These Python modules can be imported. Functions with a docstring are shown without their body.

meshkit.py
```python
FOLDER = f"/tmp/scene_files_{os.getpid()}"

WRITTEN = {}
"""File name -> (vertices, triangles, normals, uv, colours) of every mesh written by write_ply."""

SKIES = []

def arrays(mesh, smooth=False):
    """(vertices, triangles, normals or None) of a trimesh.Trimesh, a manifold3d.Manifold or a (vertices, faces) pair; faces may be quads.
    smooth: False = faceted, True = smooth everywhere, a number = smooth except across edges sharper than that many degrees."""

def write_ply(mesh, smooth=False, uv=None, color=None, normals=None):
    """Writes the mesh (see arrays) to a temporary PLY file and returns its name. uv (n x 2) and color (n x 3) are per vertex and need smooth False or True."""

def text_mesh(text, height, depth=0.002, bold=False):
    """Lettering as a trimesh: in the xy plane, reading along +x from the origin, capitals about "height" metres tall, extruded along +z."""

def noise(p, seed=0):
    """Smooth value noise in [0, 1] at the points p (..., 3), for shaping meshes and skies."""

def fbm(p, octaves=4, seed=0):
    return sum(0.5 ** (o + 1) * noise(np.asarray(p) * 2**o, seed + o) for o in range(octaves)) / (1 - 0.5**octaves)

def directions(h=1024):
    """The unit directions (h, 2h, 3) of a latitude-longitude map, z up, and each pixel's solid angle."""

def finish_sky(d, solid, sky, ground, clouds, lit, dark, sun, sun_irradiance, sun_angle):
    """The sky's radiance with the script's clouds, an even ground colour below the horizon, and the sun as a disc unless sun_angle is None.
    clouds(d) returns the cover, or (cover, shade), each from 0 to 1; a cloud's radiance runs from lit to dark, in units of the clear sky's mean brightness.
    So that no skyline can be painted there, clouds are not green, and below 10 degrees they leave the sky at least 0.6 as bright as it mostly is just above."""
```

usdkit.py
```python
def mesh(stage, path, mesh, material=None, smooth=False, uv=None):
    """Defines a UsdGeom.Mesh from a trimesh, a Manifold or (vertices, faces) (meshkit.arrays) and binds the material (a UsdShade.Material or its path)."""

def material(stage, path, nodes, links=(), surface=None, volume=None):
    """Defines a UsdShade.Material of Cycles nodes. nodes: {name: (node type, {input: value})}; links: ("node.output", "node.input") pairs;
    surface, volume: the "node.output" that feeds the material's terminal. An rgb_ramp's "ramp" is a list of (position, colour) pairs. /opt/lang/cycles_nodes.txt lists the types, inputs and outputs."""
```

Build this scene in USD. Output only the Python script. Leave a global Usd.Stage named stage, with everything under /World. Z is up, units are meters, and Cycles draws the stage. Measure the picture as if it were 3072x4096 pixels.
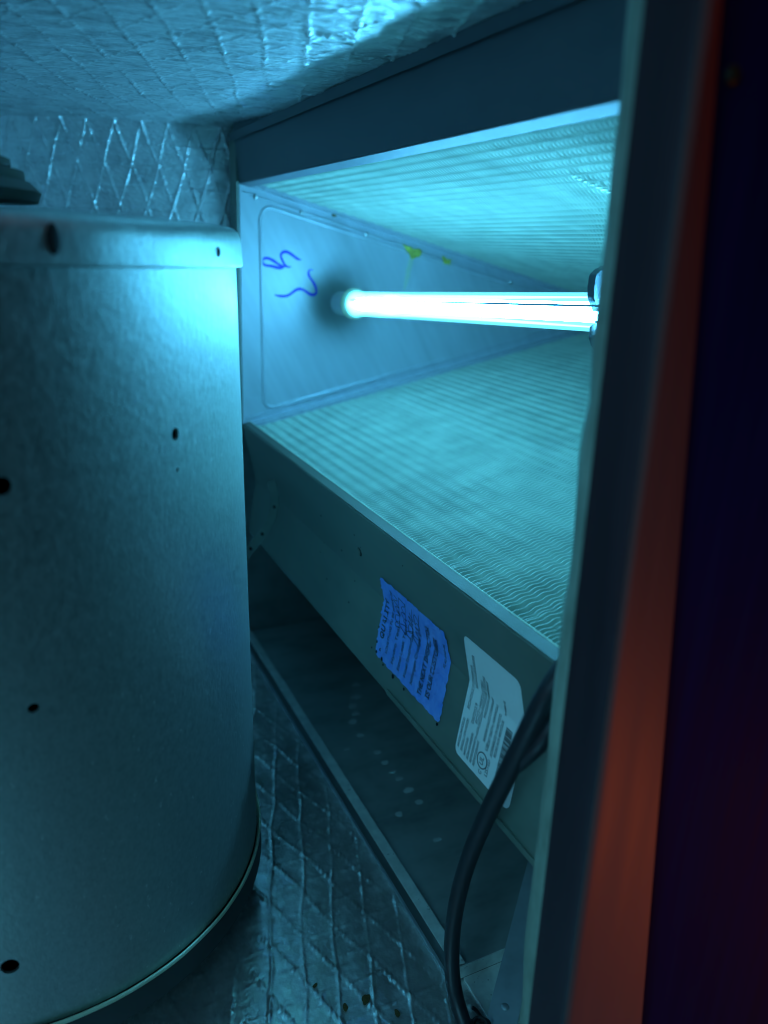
import math, sys
import numpy as np, trimesh
sys.path.insert(0, "/opt/lang")
import usdkit, meshkit
import manifold3d as m3
from shapely.geometry import Polygon, LineString, Point, box as sbox
from shapely.ops import unary_union
from pxr import Usd, UsdGeom, UsdLux, UsdShade, Gf, Sdf

stage = Usd.Stage.CreateInMemory()
UsdGeom.SetStageUpAxis(stage, "Z")
UsdGeom.Xform.Define(stage, "/World")
rng = np.random.default_rng(7)

# ------------------------------------------------------------------ camera
cam = UsdGeom.Camera.Define(stage, "/World/camera")
CAM = (-0.1989, -0.7181, 0.0543)
RIGHT = (0.90031651, -0.43282666, 0.04573041)
UP = (0.10036934, 0.30871039, 0.9458456)
FWD = (0.42350465, 0.84697047, -0.32137959)
cam.AddTransformOp().Set(Gf.Matrix4d(*RIGHT, 0, *UP, 0, *[-c for c in FWD], 0, *CAM, 1))
cam.CreateHorizontalApertureAttr(24.4)
cam.CreateFocalLengthAttr(24.0)
cam.CreateFStopAttr(5.0)
cam.CreateFocusDistanceAttr(0.44)
cam.CreateClippingRangeAttr(Gf.Vec2f(0.01, 100))
cam.CreateExposureAttr(0.0)

# ------------------------------------------------------------------ light outside the cabinet (warm work light low beside the opening)
LAMP_COL = (0.10, 0.56, 0.98)
LAMP_E = 72.0
warm = UsdLux.SphereLight.Define(stage, "/World/work_light")
warm.CreateRadiusAttr(0.03)
warm.CreateIntensityAttr(95.0)
warm.CreateColorAttr(Gf.Vec3f(1.0, 0.16, 0.04))
warm.AddTranslateOp().Set(Gf.Vec3d(0.55, -0.86, -0.55))
# fill light added behind the camera to lift the shaded areas
fill = UsdLux.RectLight.Define(stage, "/World/added_fill_light")
fill.CreateWidthAttr(0.5)
fill.CreateHeightAttr(0.5)
fill.CreateIntensityAttr(6.5)
fill.CreateColorAttr(Gf.Vec3f(0.14, 0.62, 0.90))
_m = Gf.Matrix4d(1.0); _m.SetLookAt(Gf.Vec3d(-0.80, -0.96, 0.22), Gf.Vec3d(-0.04, -0.38, -0.28), Gf.Vec3d(0, 0, 1))
fill.AddTransformOp().Set(_m.GetInverse())

# ------------------------------------------------------------------ helpers
UsdGeom.Scope.Define(stage, "/World/Looks")
USED = {}


def npath(parent, name):
    base = parent if parent else "/World"
    k = USED.get((base, name), 0)
    USED[(base, name)] = k + 1
    return f"{base}/{name}" + (f"_{k:03d}" if k else "")


def tag(path, label=None, cat=None, group=None, kind=None):
    p = stage.GetPrimAtPath(path)
    for k, v in (("label", label), ("category", cat), ("group", group), ("kind", kind)):
        if v:
            p.SetCustomDataByKey(k, v)
    return path


def obj(name, mesh, mat, parent=None, smooth=False, label=None, cat=None, group=None, kind=None):
    path = npath(parent, name)
    usdkit.mesh(stage, path, mesh, mat, smooth=smooth)
    return tag(path, label, cat, group, kind)


def thing(name, label, cat, group=None, loc=(0, 0, 0)):
    path = npath(None, name)
    x = UsdGeom.Xform.Define(stage, path)
    if any(loc):
        x.AddTranslateOp().Set(Gf.Vec3d(*loc))
    return tag(path, label, cat, group)


def cat_(ms):
    return trimesh.util.concatenate(ms)


def bx(x0, x1, y0, y1, z0, z1):
    return trimesh.creation.box(bounds=[[x0, y0, z0], [x1, y1, z1]])


def tube(pts, r, n=12, r2=None, caps=True, squash=None):
    """tube along a polyline, radius r (number or list)"""
    pts = np.asarray(pts, float)
    m = len(pts)
    rr = np.broadcast_to(np.asarray(r, float), (m,))
    t = np.gradient(pts, axis=0)
    t /= np.linalg.norm(t, axis=1)[:, None]
    u = np.cross(t[0], [0, 0, 1.0])
    if np.linalg.norm(u) < 1e-3:
        u = np.cross(t[0], [0, 1.0, 0])
    u /= np.linalg.norm(u)
    rings = []
    a = np.linspace(0, 2 * np.pi, n, endpoint=False)
    for i in range(m):
        u = u - t[i] * (u @ t[i])
        u /= np.linalg.norm(u)
        w = np.cross(t[i], u)
        rings.append(pts[i] + rr[i] * (np.cos(a)[:, None] * u + np.sin(a)[:, None] * w))
    v = np.vstack(rings)
    f = []
    for i in range(m - 1):
        for j in range(n):
            k = (j + 1) % n
            f += [[i * n + j, i * n + k, (i + 1) * n + k], [i * n + j, (i + 1) * n + k, (i + 1) * n + j]]
    if caps:
        v = np.vstack([v, pts[0], pts[-1]])
        c0, c1 = len(v) - 2, len(v) - 1
        for j in range(n):
            k = (j + 1) % n
            f += [[c0, k, j], [c1, (m - 1) * n + j, (m - 1) * n + k]]
    return trimesh.Trimesh(v, f, process=False)


def spline(pts, n):
    pts = np.asarray(pts, float)
    from scipy.interpolate import CubicSpline
    d = np.r_[0, np.cumsum(np.linalg.norm(np.diff(pts, axis=0), axis=1))]
    return CubicSpline(d, pts)(np.linspace(0, d[-1], n))


def extrude_y(poly, y0, y1):
    """shapely polygon in (X, Z), extruded along Y"""
    m = trimesh.creation.extrude_polygon(poly, abs(y1 - y0), engine="earcut")
    v = m.vertices
    m2 = trimesh.Trimesh(np.c_[v[:, 0], min(y0, y1) + v[:, 2], v[:, 1]], m.faces[:, ::-1], process=False)
    return m2


def fold(pts, t, y0, y1, r=0.0):
    """bent sheet of thickness t along a polyline in XZ"""
    poly = LineString(pts).buffer(t / 2, cap_style=2, join_style=1, quad_segs=4)
    return extrude_y(poly, y0, y1)


def extrude_z(poly, z0, z1):
    m = trimesh.creation.extrude_polygon(poly, z1 - z0, engine="earcut")
    m.apply_translation([0, 0, z0])
    return m


# ------------------------------------------------------------------ materials
def mat(name, nodes, links, surface):
    return usdkit.material(stage, f"/World/Looks/{name}", nodes, links, surface=surface)


def sheet_metal(name, dark, light, metallic=0.8, rough=(0.35, 0.5), scale=(60, 60, 60), bump=0.15, bump_scale=900, detail=5, bdist=0.0004,
                stretch=None, spots=None, rot=(0, 0, 0), spec=0.5, nr=0.6):
    n = {"geo": ("geometry", {}),
         "rot": ("mapping", {"rotation": rot}), "map": ("mapping", {"scale": scale}),
         "n1": ("noise_texture", {"scale": 1.0, "detail": detail, "roughness": nr}),
         "r1": ("rgb_ramp", {"ramp": [(0.3, dark), (0.7, light)]}),
         "mr": ("map_range", {"from_min": 0.3, "from_max": 0.7, "to_min": rough[0], "to_max": rough[1]}),
         "n2": ("noise_texture", {"scale": float(bump_scale), "detail": 3.0}),
         "b": ("bump", {"strength": bump, "distance": bdist}),
         "p": ("principled_bsdf", {"metallic": metallic, "specular_ior_level": spec})}
    l = [("geo.position", "rot.vector"), ("rot.vector", "map.vector"), ("map.vector", "n1.vector"), ("n1.fac", "r1.fac"), ("n1.fac", "mr.value"),
         ("mr.result", "p.roughness"), ("n2.fac", "b.height"), ("b.normal", "p.normal")]
    if stretch:
        n["map2"] = ("mapping", {"scale": stretch})
        n["n2"][1]["scale"] = 1.0
        l += [("rot.vector", "map2.vector"), ("map2.vector", "n2.vector")]
    else:
        l += [("geo.position", "n2.vector")]
    if spots:
        sc, col, lo, hi = spots
        n["map3"] = ("mapping", {"scale": sc})
        n["n3"] = ("noise_texture", {"scale": 1.0, "detail": 4.0, "roughness": 0.7})
        n["mr3"] = ("map_range", {"from_min": lo, "from_max": hi, "to_min": 0.0, "to_max": 1.0, "clamp": True})
        n["mx"] = ("mix_color", {"b": col})
        l += [("geo.position", "map3.vector"), ("map3.vector", "n3.vector"), ("n3.fac", "mr3.value"), ("mr3.result", "mx.fac"),
              ("r1.color", "mx.a"), ("mx.result", "p.base_color")]
    else:
        l.append(("r1.color", "p.base_color"))
    return mat(name, n, l, "p.BSDF")


def plain(name, col, rough=0.5, metallic=0.0, spec=0.5, **kw):
    return mat(name, {"p": ("principled_bsdf", {"base_color": col, "roughness": rough, "metallic": metallic, "specular_ior_level": spec, **kw})}, [], "p.BSDF")


M_foil = sheet_metal("foil", (0.74, 0.76, 0.78), (0.93, 0.94, 0.95), metallic=0.66, rough=(0.28, 0.44), scale=(55, 55, 55), bump=0.9,
                     stretch=(130, 620, 420), bdist=0.0012)
M_foil_floor = sheet_metal("floor_foil", (0.80, 0.84, 0.83), (0.97, 0.98, 0.97), metallic=0.75, rough=(0.12, 0.34), scale=(70, 45, 60), bump=0.2,
                           stretch=(300, 500, 420), bdist=0.0008, detail=8)
M_galv = sheet_metal("galvanised", (0.34, 0.41, 0.40), (0.50, 0.57, 0.55), metallic=0.86, rough=(0.38, 0.56), scale=(420, 420, 260), nr=0.72, detail=6, bump=0.4,
                     stretch=(520, 520, 260), bdist=0.0005, spots=((330, 330, 150), (0.66, 0.72, 0.69), 0.635, 0.72))
M_plate = sheet_metal("plate_metal", (0.385, 0.43, 0.47), (0.48, 0.525, 0.57), metallic=0.35, rough=(0.40, 0.5), scale=(85, 20, 9), bump=0.06,
                      stretch=(240, 60, 14), bdist=0.0006, rot=(0, 0.5, 0))
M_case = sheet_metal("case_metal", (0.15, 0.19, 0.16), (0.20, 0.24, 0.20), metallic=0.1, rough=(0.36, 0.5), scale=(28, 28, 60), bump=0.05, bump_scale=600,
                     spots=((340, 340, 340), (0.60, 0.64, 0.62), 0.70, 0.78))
M_fin = sheet_metal("fin_aluminium", (0.48, 0.56, 0.46), (0.60, 0.66, 0.55), metallic=0.15, rough=(0.34, 0.48), scale=(35, 35, 35), bump=0.0)
_fn = {"geo": ("geometry", {}), "d": ("vector_math", {"math_type": "dot_product", "vector2": (0.0, 1.0, 0.0)}),
       "a": ("math", {"math_type": "absolute"}), "mr": ("map_range", {"from_min": 0.55, "from_max": 0.25, "to_min": 0.0, "to_max": 1.0, "clamp": True}),
       "n": ("noise_texture", {"scale": 45.0, "detail": 3.0}), "r": ("rgb_ramp", {"ramp": [(0.3, (0.38, 0.49, 0.40)), (0.7, (0.56, 0.67, 0.56))]}),
       "mx": ("mix_color", {"b": (0.97, 1.0, 0.90)}), "p": ("principled_bsdf", {"metallic": 0.25, "roughness": 0.42})}
# coated fin faces darkened; bare cut edges painted pale for their glints
M_fin = mat("fin_coated", _fn, [("geo.true_normal", "d.vector1"), ("d.value", "a.value1"), ("a.value", "mr.value"), ("geo.position", "n.vector"), ("n.fac", "r.fac"),
                                ("r.color", "mx.a"), ("mr.result", "mx.fac"), ("mx.result", "p.base_color")], "p.BSDF")
M_core = plain("coil_core", (0.10, 0.12, 0.11), 0.6, 0.3)
M_pan = sheet_metal("pan_metal", (0.32, 0.37, 0.36), (0.44, 0.49, 0.48), metallic=0.4, rough=(0.28, 0.42), scale=(22, 40, 30), bump=0.05, bump_scale=300,
                    spots=((75, 150, 80), (0.40, 0.43, 0.42), 0.66, 0.80))
M_panside = plain("pan_side", (0.05, 0.06, 0.06), 0.5, 0.2)
M_dust = sheet_metal("dusty_metal", (0.55, 0.60, 0.57), (0.78, 0.82, 0.78), metallic=0.2, rough=(0.5, 0.65), scale=(120, 120, 120), bump=0.3, bump_scale=800,
                     spots=((260, 260, 260), (0.05, 0.06, 0.06), 0.64, 0.70))
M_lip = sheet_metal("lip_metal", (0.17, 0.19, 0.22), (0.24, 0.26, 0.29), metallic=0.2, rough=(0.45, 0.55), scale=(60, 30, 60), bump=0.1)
M_caseu = sheet_metal("shade_tinted_case", (0.085, 0.105, 0.125), (0.11, 0.13, 0.15), metallic=0.25, rough=(0.4, 0.5), scale=(28, 28, 60), bump=0.05, bump_scale=600)  # darker copy of the case metal, shade put into its colour
M_strapd = sheet_metal("dull_strap", (0.24, 0.28, 0.30), (0.30, 0.34, 0.36), metallic=0.3, rough=(0.4, 0.5), scale=(90, 90, 90), bump=0.1)
M_lipd = sheet_metal("darkened_lip", (0.052, 0.062, 0.042), (0.072, 0.084, 0.058), metallic=0.1, rough=(0.5, 0.6), scale=(60, 60, 60), bump=0.2, spots=((400, 400, 400), (0.3, 0.34, 0.3), 0.66, 0.74))  # casing metal darkened in colour where the lamp overlights the lip
M_strap = sheet_metal("strap_metal", (0.36, 0.40, 0.44), (0.44, 0.50, 0.54), metallic=0.5, rough=(0.36, 0.46), scale=(90, 90, 90), bump=0.08)
M_dark = plain("dark_hole", (0.006, 0.006, 0.007), 0.8)
M_rubber = sheet_metal("cord_rubber", (0.016, 0.017, 0.022), (0.026, 0.027, 0.034), metallic=0.0, rough=(0.38, 0.5), scale=(200, 200, 200), bump=0.12, bump_scale=1500)
M_motor = sheet_metal("motor_paint", (0.014, 0.014, 0.007), (0.028, 0.026, 0.012), metallic=0.1, rough=(0.5, 0.6), scale=(60, 60, 60), bump=0.1)
M_fold = sheet_metal("fold_shade_tint", (0.034, 0.022, 0.030), (0.046, 0.028, 0.038), metallic=0.1, rough=(0.4, 0.5), scale=(160, 160, 7), bump=0.1, bump_scale=500, spec=0.3)  # jamb sheet darkened, shade put in the colour against the fill light
M_jamb = sheet_metal("jamb_warm_tint", (0.16, 0.06, 0.06), (0.22, 0.075, 0.07), metallic=0.0, rough=(0.55, 0.65), scale=(160, 160, 7), bump=0.12, bump_scale=500,
                     stretch=(260, 260, 18), bdist=0.0006)  # red base colour carries the warm light reflected on the strip
M_jamb_dark = sheet_metal("jamb_scatter_tint", (0.009, 0.006, 0.045), (0.016, 0.010, 0.070), metallic=0.0, rough=(0.65, 0.75), scale=(160, 160, 7), bump=0.2,
                          stretch=(150, 150, 9), bdist=0.0008, spec=0.02)  # purple base colour stands for ultraviolet scatter in the lens
M_foam = sheet_metal("insulation_edge", (0.22, 0.28, 0.22), (0.40, 0.47, 0.38), metallic=0.0, rough=(0.8, 0.9), scale=(90, 90, 40), bump=0.5, bump_scale=600)
M_ink = plain("marker_ink", (0.012, 0.03, 0.75), 0.5)
M_print = plain("printed_ink", (0.045, 0.05, 0.055), 0.6)
M_pen = plain("pen_ink", (0.01, 0.02, 0.16), 0.6)
M_white = sheet_metal("label_white", (0.90, 0.93, 0.92), (0.96, 0.98, 0.97), metallic=0.0, rough=(0.45, 0.55), scale=(60, 60, 60), bump=0.03)
M_blue = sheet_metal("label_fluorescence", (0.10, 0.28, 0.92), (0.24, 0.44, 1.0), metallic=0.0, rough=(0.6, 0.7), scale=(140, 140, 90), bump=0.5, bump_scale=520, bdist=0.0006)  # paper colour holds the blue fluorescence under the lamp
M_rust = sheet_metal("rust", (0.07, 0.05, 0.015), (0.16, 0.11, 0.03), metallic=0.0, rough=(0.8, 0.9), scale=(500, 500, 500), bump=0.8, bump_scale=1500)
M_yellow = sheet_metal("yellow_deposit", (0.16, 0.14, 0.01), (0.55, 0.55, 0.10), metallic=0.0, rough=(0.6, 0.8), scale=(300, 300, 300), bump=0.6, bump_scale=900)
M_drip = plain("yellow_drip", (0.38, 0.44, 0.34), 0.5)
M_mineral = plain("dried_mineral", (0.54, 0.58, 0.57), 0.5)
M_ceramic = plain("lamp_ceramic", (0.78, 0.82, 0.82), 0.35)
M_core_lamp = mat("lamp_discharge", {"e": ("emission", {"color": LAMP_COL, "strength": LAMP_E})}, [], "e.emission")
M_glass = mat("lamp_glass", {"t": ("transparent_bsdf", {"color": (0.96, 0.99, 0.99)}), "g": ("glossy_bsdf", {"color": (1, 1, 1), "roughness": 0.04}),
                             "f": ("fresnel", {"IOR": 1.12}), "m": ("mix_closure", {}),
                             "e": ("emission", {"color": (0.10, 0.58, 0.72), "strength": 0.35}), "a": ("add_closure", {})},
              [("f.fac", "m.fac"), ("t.BSDF", "m.closure1"), ("g.BSDF", "m.closure2"), ("m.closure", "a.closure1"), ("e.emission", "a.closure2")], "a.closure")
M_glow_shell = mat("lamp_glow_shell", {"t": ("transparent_bsdf", {"color": (1, 1, 1)}), "e": ("emission", {"color": (0.12, 0.58, 0.90), "strength": 0.9}), "a": ("add_closure", {})},
               [("t.BSDF", "a.closure1"), ("e.emission", "a.closure2")], "a.closure")  # emission painted in for the glow around the discharge
M_ring = mat("lamp_end_glass", {"p": ("principled_bsdf", {"base_color": (0.35, 0.5, 0.42), "roughness": 0.2, "emission_color": (0.12, 0.65, 0.50), "emission_strength": 0.25})}, [], "p.BSDF")
M_wire = plain("lamp_wire", (0.22, 0.42, 0.55), 0.5)
M_bead = plain("rim_bead", (0.70, 0.80, 0.58), 0.35, 0.2)  # pale green colour paints the glow of rim and lip edges
M_screw = plain("screw_zinc", (0.6, 0.62, 0.62), 0.3, 0.9)

# ------------------------------------------------------------------ foil faced insulation
def foil(o, U, V, lu, lv, step, seed, ridge=0.0006, sx=0.0225, sh=0.021, ang=71.0, wr=0.0010, bulge=0.0025, nsign=1.0, phase=(0, 0), second=1.0):
    """grid sheet o + U*u + V*v; scrim yarns (two diagonal families and one along U) stand out as puckered ridges"""
    U, V = np.asarray(U, float), np.asarray(V, float)
    N = np.cross(U, V) * nsign
    nu, nv = int(lu / step) + 1, int(lv / step) + 1
    u, v = np.meshgrid(np.linspace(0, lu, nu), np.linspace(0, lv, nv), indexing="ij")
    P3 = np.stack([u, v, 0 * u], -1)
    wob = (meshkit.fbm(P3 * 22, 2, seed) - 0.5) * 0.006
    h = (meshkit.fbm(P3 * 14, 3, seed + 5) - 0.5) * bulge * 2
    h += (meshkit.fbm(P3 * [70, 260, 1], 3, seed + 9) - 0.5) * wr
    puck = meshkit.noise(P3 * 420, seed + 3)
    strength = 0.35 + 0.9 * meshkit.noise(P3 * 30, seed + 13)
    t = math.tan(math.radians(ang))
    s = math.sin(math.radians(ang))
    w = 0.00052
    for sg, per, amp in ((1, sx, 1.0), (-1, sx, second), (0, sh, 0.5)):
        if sg:
            q = (u + phase[0] + wob - sg * (v + phase[1]) / t)
            d = (np.abs((q / per + 0.5) % 1.0 - 0.5) * per) * s
        else:
            q = v + phase[1] + wob
            d = np.abs((q / per + 0.5) % 1.0 - 0.5) * per
        h += amp * ridge * np.exp(-(d / w) ** 2) * (0.45 + 1.1 * puck) * strength
        # little puckers across the yarn
        h += amp * ridge * 0.5 * np.exp(-(d / (2.6 * w)) ** 2) * (puck > 0.66) * strength
    pts = np.asarray(o, float) + u[..., None] * U + v[..., None] * V + h[..., None] * N
    idx = np.arange(nu * nv).reshape(nu, nv)
    a, b, c, d2 = idx[:-1, :-1].ravel(), idx[1:, :-1].ravel(), idx[1:, 1:].ravel(), idx[:-1, 1:].ravel()
    f = np.stack([a, b, c, d2], 1)
    if nsign < 0:
        f = f[:, ::-1]
    return pts.reshape(-1, 3), f


ZC, ZF = 0.157, -0.3655
cv, cf = foil((-0.46, -0.72, ZC), (1, 0, 0), (0, 1, 0), 0.485, 1.05, 0.0012, 3, nsign=-1, wr=0.0023, second=0.5, ridge=0.0008, bulge=0.0012, phase=(0.004, 0.006))
k = np.clip((cv[:, 1] + 0.17) / 0.19, 0, 1)
cv[:, 2] -= 0.0085 * (1 - k * k * (3 - 2 * k))          # the blanket sags away from the far wall
obj("ceiling", (cv, cf), M_foil, smooth=True, kind="structure",
    label="wrinkled foil faced insulation lining the top of the cabinet")
obj("floor", foil((-0.46, -0.72, ZF), (1, 0, 0), (0, 1, 0), 0.475, 0.90, 0.0012, 11, wr=0.0003, ridge=0.00065, phase=(0.0, 0.004), bulge=0.0009), M_foil_floor, smooth=True, kind="structure",
    label="foil faced insulation lining the cabinet floor beside the blower housing")
# far wall: slightly bowed sheet behind the blower
wl = spline([(-0.47, 0.270, 0), (-0.186, 0.108, 0), (-0.096, 0.058, 0), (-0.05, 0.041, 0), (0.03, 0.028, 0)], 400)
wv, wf = foil((0, 0, ZC - 0.24), (1, 0, 0), (0, 0, 1), 0.58, 0.242, 0.0010, 23, nsign=1, ang=71, sx=0.0235, sh=0.0185, wr=0.0005, ridge=0.0018, bulge=0.0015, phase=(0.003, 0.0))
ll = np.r_[0, np.cumsum(np.linalg.norm(np.diff(wl, axis=0), axis=1))]
ux = np.clip(wv[:, 0], 0, ll[-1])
bx_, by_ = np.interp(ux, ll, wl[:, 0]), np.interp(ux, ll, wl[:, 1])
tx, ty = np.interp(ux, ll, np.gradient(wl[:, 0], ll)), np.interp(ux, ll, np.gradient(wl[:, 1], ll))
off = wv[:, 1].copy()
wv2 = np.c_[bx_ - ty * off, by_ + tx * off, wv[:, 2]]
obj("far_wall", (wv2, wf), M_foil, smooth=True, kind="structure", label="foil faced insulation on the far wall above the blower housing")
obj("far_wall", cat_([extrude_z(LineString(wl[::20, :2]).buffer(0.002, cap_style=2), ZF, ZC - 0.24)]), M_foil, kind="structure")
obj("left_wall", bx(-0.475, -0.465, -0.72, 0.28, ZF, ZC), M_foil, kind="structure")
obj("cabinet_end", bx(0.001, 0.50, 0.032, 0.036, ZF, ZC), M_pan, kind="structure")
obj("base_sheet", bx(0.0135, 0.40, -0.60, -0.434, ZF - 0.004, ZF + 0.0015), M_dust, kind="structure", label="dusty bare metal base sheet speckled with black dirt")

# ------------------------------------------------------------------ evaporator coil
H, D = 0.22, 0.48
L = math.hypot(D, H / 2)
Y0, Y1 = -0.497, 0.0
TH = math.atan2(H / 2, D)
coil = thing("evaporator_coil", "V shaped aluminium fin coil opening towards the blower, lit cyan by the lamp inside", "coil")


def slab_frame(sgn):
    """sgn -1 lower, +1 upper: origin at the front edge, s towards the apex, n towards the lamp"""
    o = np.array([0.0, 0.0, sgn * H / 2])
    s = np.array([D, 0, -sgn * H / 2]) / L
    n = np.array([-H / 2, 0, -sgn * D]) / L
    return o, s, n


PITCH, LAM, AMP = 0.0032, 0.0100, 0.00044
FD = 0.016
S0, S1 = 0.0085, L - 0.02
NST = 280
ss = np.linspace(S0, S1, NST)


def fin_mesh(fr, yk, k, sgn):
    o, s, n = fr
    tri = np.sin(2 * np.pi * ss / LAM) + 0.18 * np.sin(6 * np.pi * ss / LAM + 0.4)
    amp = AMP + (0.0005 if sgn > 0 else 0.0004 * min(1.0, max(0.0, (yk + 0.42) / 0.25)))
    y = yk + amp * tri + (meshkit.noise(np.c_[ss * 18, 0 * ss + k * 0.35, 0 * ss + sgn], 5) - 0.5) * 0.0008 + (meshkit.noise(np.c_[ss * 90, 0 * ss + k * 1.7, 0 * ss], 8) - 0.5) * 0.00035
    top = -0.0016 + (0.0004 if sgn < 0 else 0.0008) * (np.abs(np.sin(np.pi * ss / LAM + 0.6)) - 0.6) + (meshkit.noise(np.c_[ss * 40, 0 * ss + k * 2.1, 0 * ss], 9) - 0.5) * 0.0003
    if sgn < 0:   # fins knocked over near the front edge
        for (yc, wy, ds, sc) in ((-0.352, 0.010, 0.0030, 0.014), (-0.386, 0.012, 0.0042, 0.018), (-0.410, 0.007, 0.0022, 0.014), (-0.448, 0.01, -0.0016, 0.02), (-0.452, 0.012, 0.0020, 0.03)):
            g = np.clip(1 - abs(yk - yc) / wy, 0, 1)
            if g > 0:
                fall = np.exp(-((ss - S0) / sc) ** 2)
                y = y + ds * (yc - yk) / wy * g * 2.6 * fall
                top = top - 0.0008 * g * fall
    t = 0.00019
    base = o[None] + ss[:, None] * s
    Yv = np.array([0, 1, 0.0])
    vv = []
    for dy, dn in ((-t, top), (t, top), (-t, top - FD), (t, top - FD)):
        vv.append(base + (y + dy)[:, None] * Yv + dn[:, None] * n)
    v = np.stack(vv, 1).reshape(-1, 3)
    i = np.arange(NST - 1) * 4
    q = []
    for a, b in ((0, 1), (2, 0), (1, 3)):
        q.append(np.stack([i + a, i + b, i + 4 + b, i + 4 + a], 1))
    return v, np.vstack(q)


slabs = {}
for sgn in (-1, 1):
    fr = slab_frame(sgn)
    o, s, n = fr
    # core body behind the fins
    def XZ(S, N):
        p = o + s * S + n * N
        return (p[0], p[2])
    thick = 0.100 if sgn < 0 else 0.040
    body = extrude_y(Polygon([XZ(0.004, -FD - 0.0015), XZ(L - 0.004, -FD - 0.0015), XZ(L - 0.004, -thick), XZ(0.012, -thick)]), Y0, -0.001)
    slab = obj("coil_slab", body, M_core, coil, label="lower finned coil slab" if sgn < 0 else "upper finned coil slab")
    slabs[sgn] = slab
    yk = np.arange(-0.0155, Y0, -PITCH)
    near = yk[::-1][:148]
    far = yk[::-1][148:]
    for k, yy in enumerate(near):
        obj("fin", fin_mesh(fr, yy, k, sgn), M_fin, slab, smooth=True)
    vs, fs, c = [], [], 0
    for k, yy in enumerate(far):
        v, f = fin_mesh(fr, yy, 200 + k, sgn)
        vs.append(v); fs.append(f + c); c += len(v)
    obj("fin_bank", (np.vstack(vs), np.vstack(fs)), M_fin, slab, smooth=True, kind="stuff")
    # tube sheet flange along the end plate, with small dimples
    fl = extrude_y(Polygon([XZ(0.0, 0.0006), XZ(L, 0.0006), XZ(L, -0.014), XZ(0.0, -0.014)]), -0.0115, -0.0008)
    obj("tube_sheet", fl, M_plate, slab)
    for q in range(22):
        S = 0.02 + q * 0.0205 + rng.uniform(-0.002, 0.002)
        p = o + s * S + n * 0.0004 + np.array([0, -0.0108 + rng.uniform(-0.0008, 0.0004), 0])
        b = trimesh.creation.icosphere(1, 0.0016)
        b.vertices *= [1.7, 1.0, 0.6]
        b.apply_translation(p)
        obj("dimple", b, M_plate, slab, smooth=True)

# a streak of crushed fins on the upper slab
o_, s_, n_u = slab_frame(1)
for k in range(7):
    S_, y_ = 0.062 + 0.0042 * k + rng.uniform(-0.0006, 0.0006), -0.391 + rng.uniform(-0.0006, 0.0006)
    p_ = o_ + s_ * S_ + n_u * 0.0004 + np.array([0, y_, 0])
    b_ = trimesh.creation.icosphere(1, 1.0)
    b_.vertices *= [0.0022 * rng.uniform(0.6, 1.2), 0.0011 * rng.uniform(0.6, 1.3), 0.0007]
    b_.apply_translation(p_)
    obj("crushed_fin", b_, M_fin, slabs[1], smooth=True)

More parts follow.
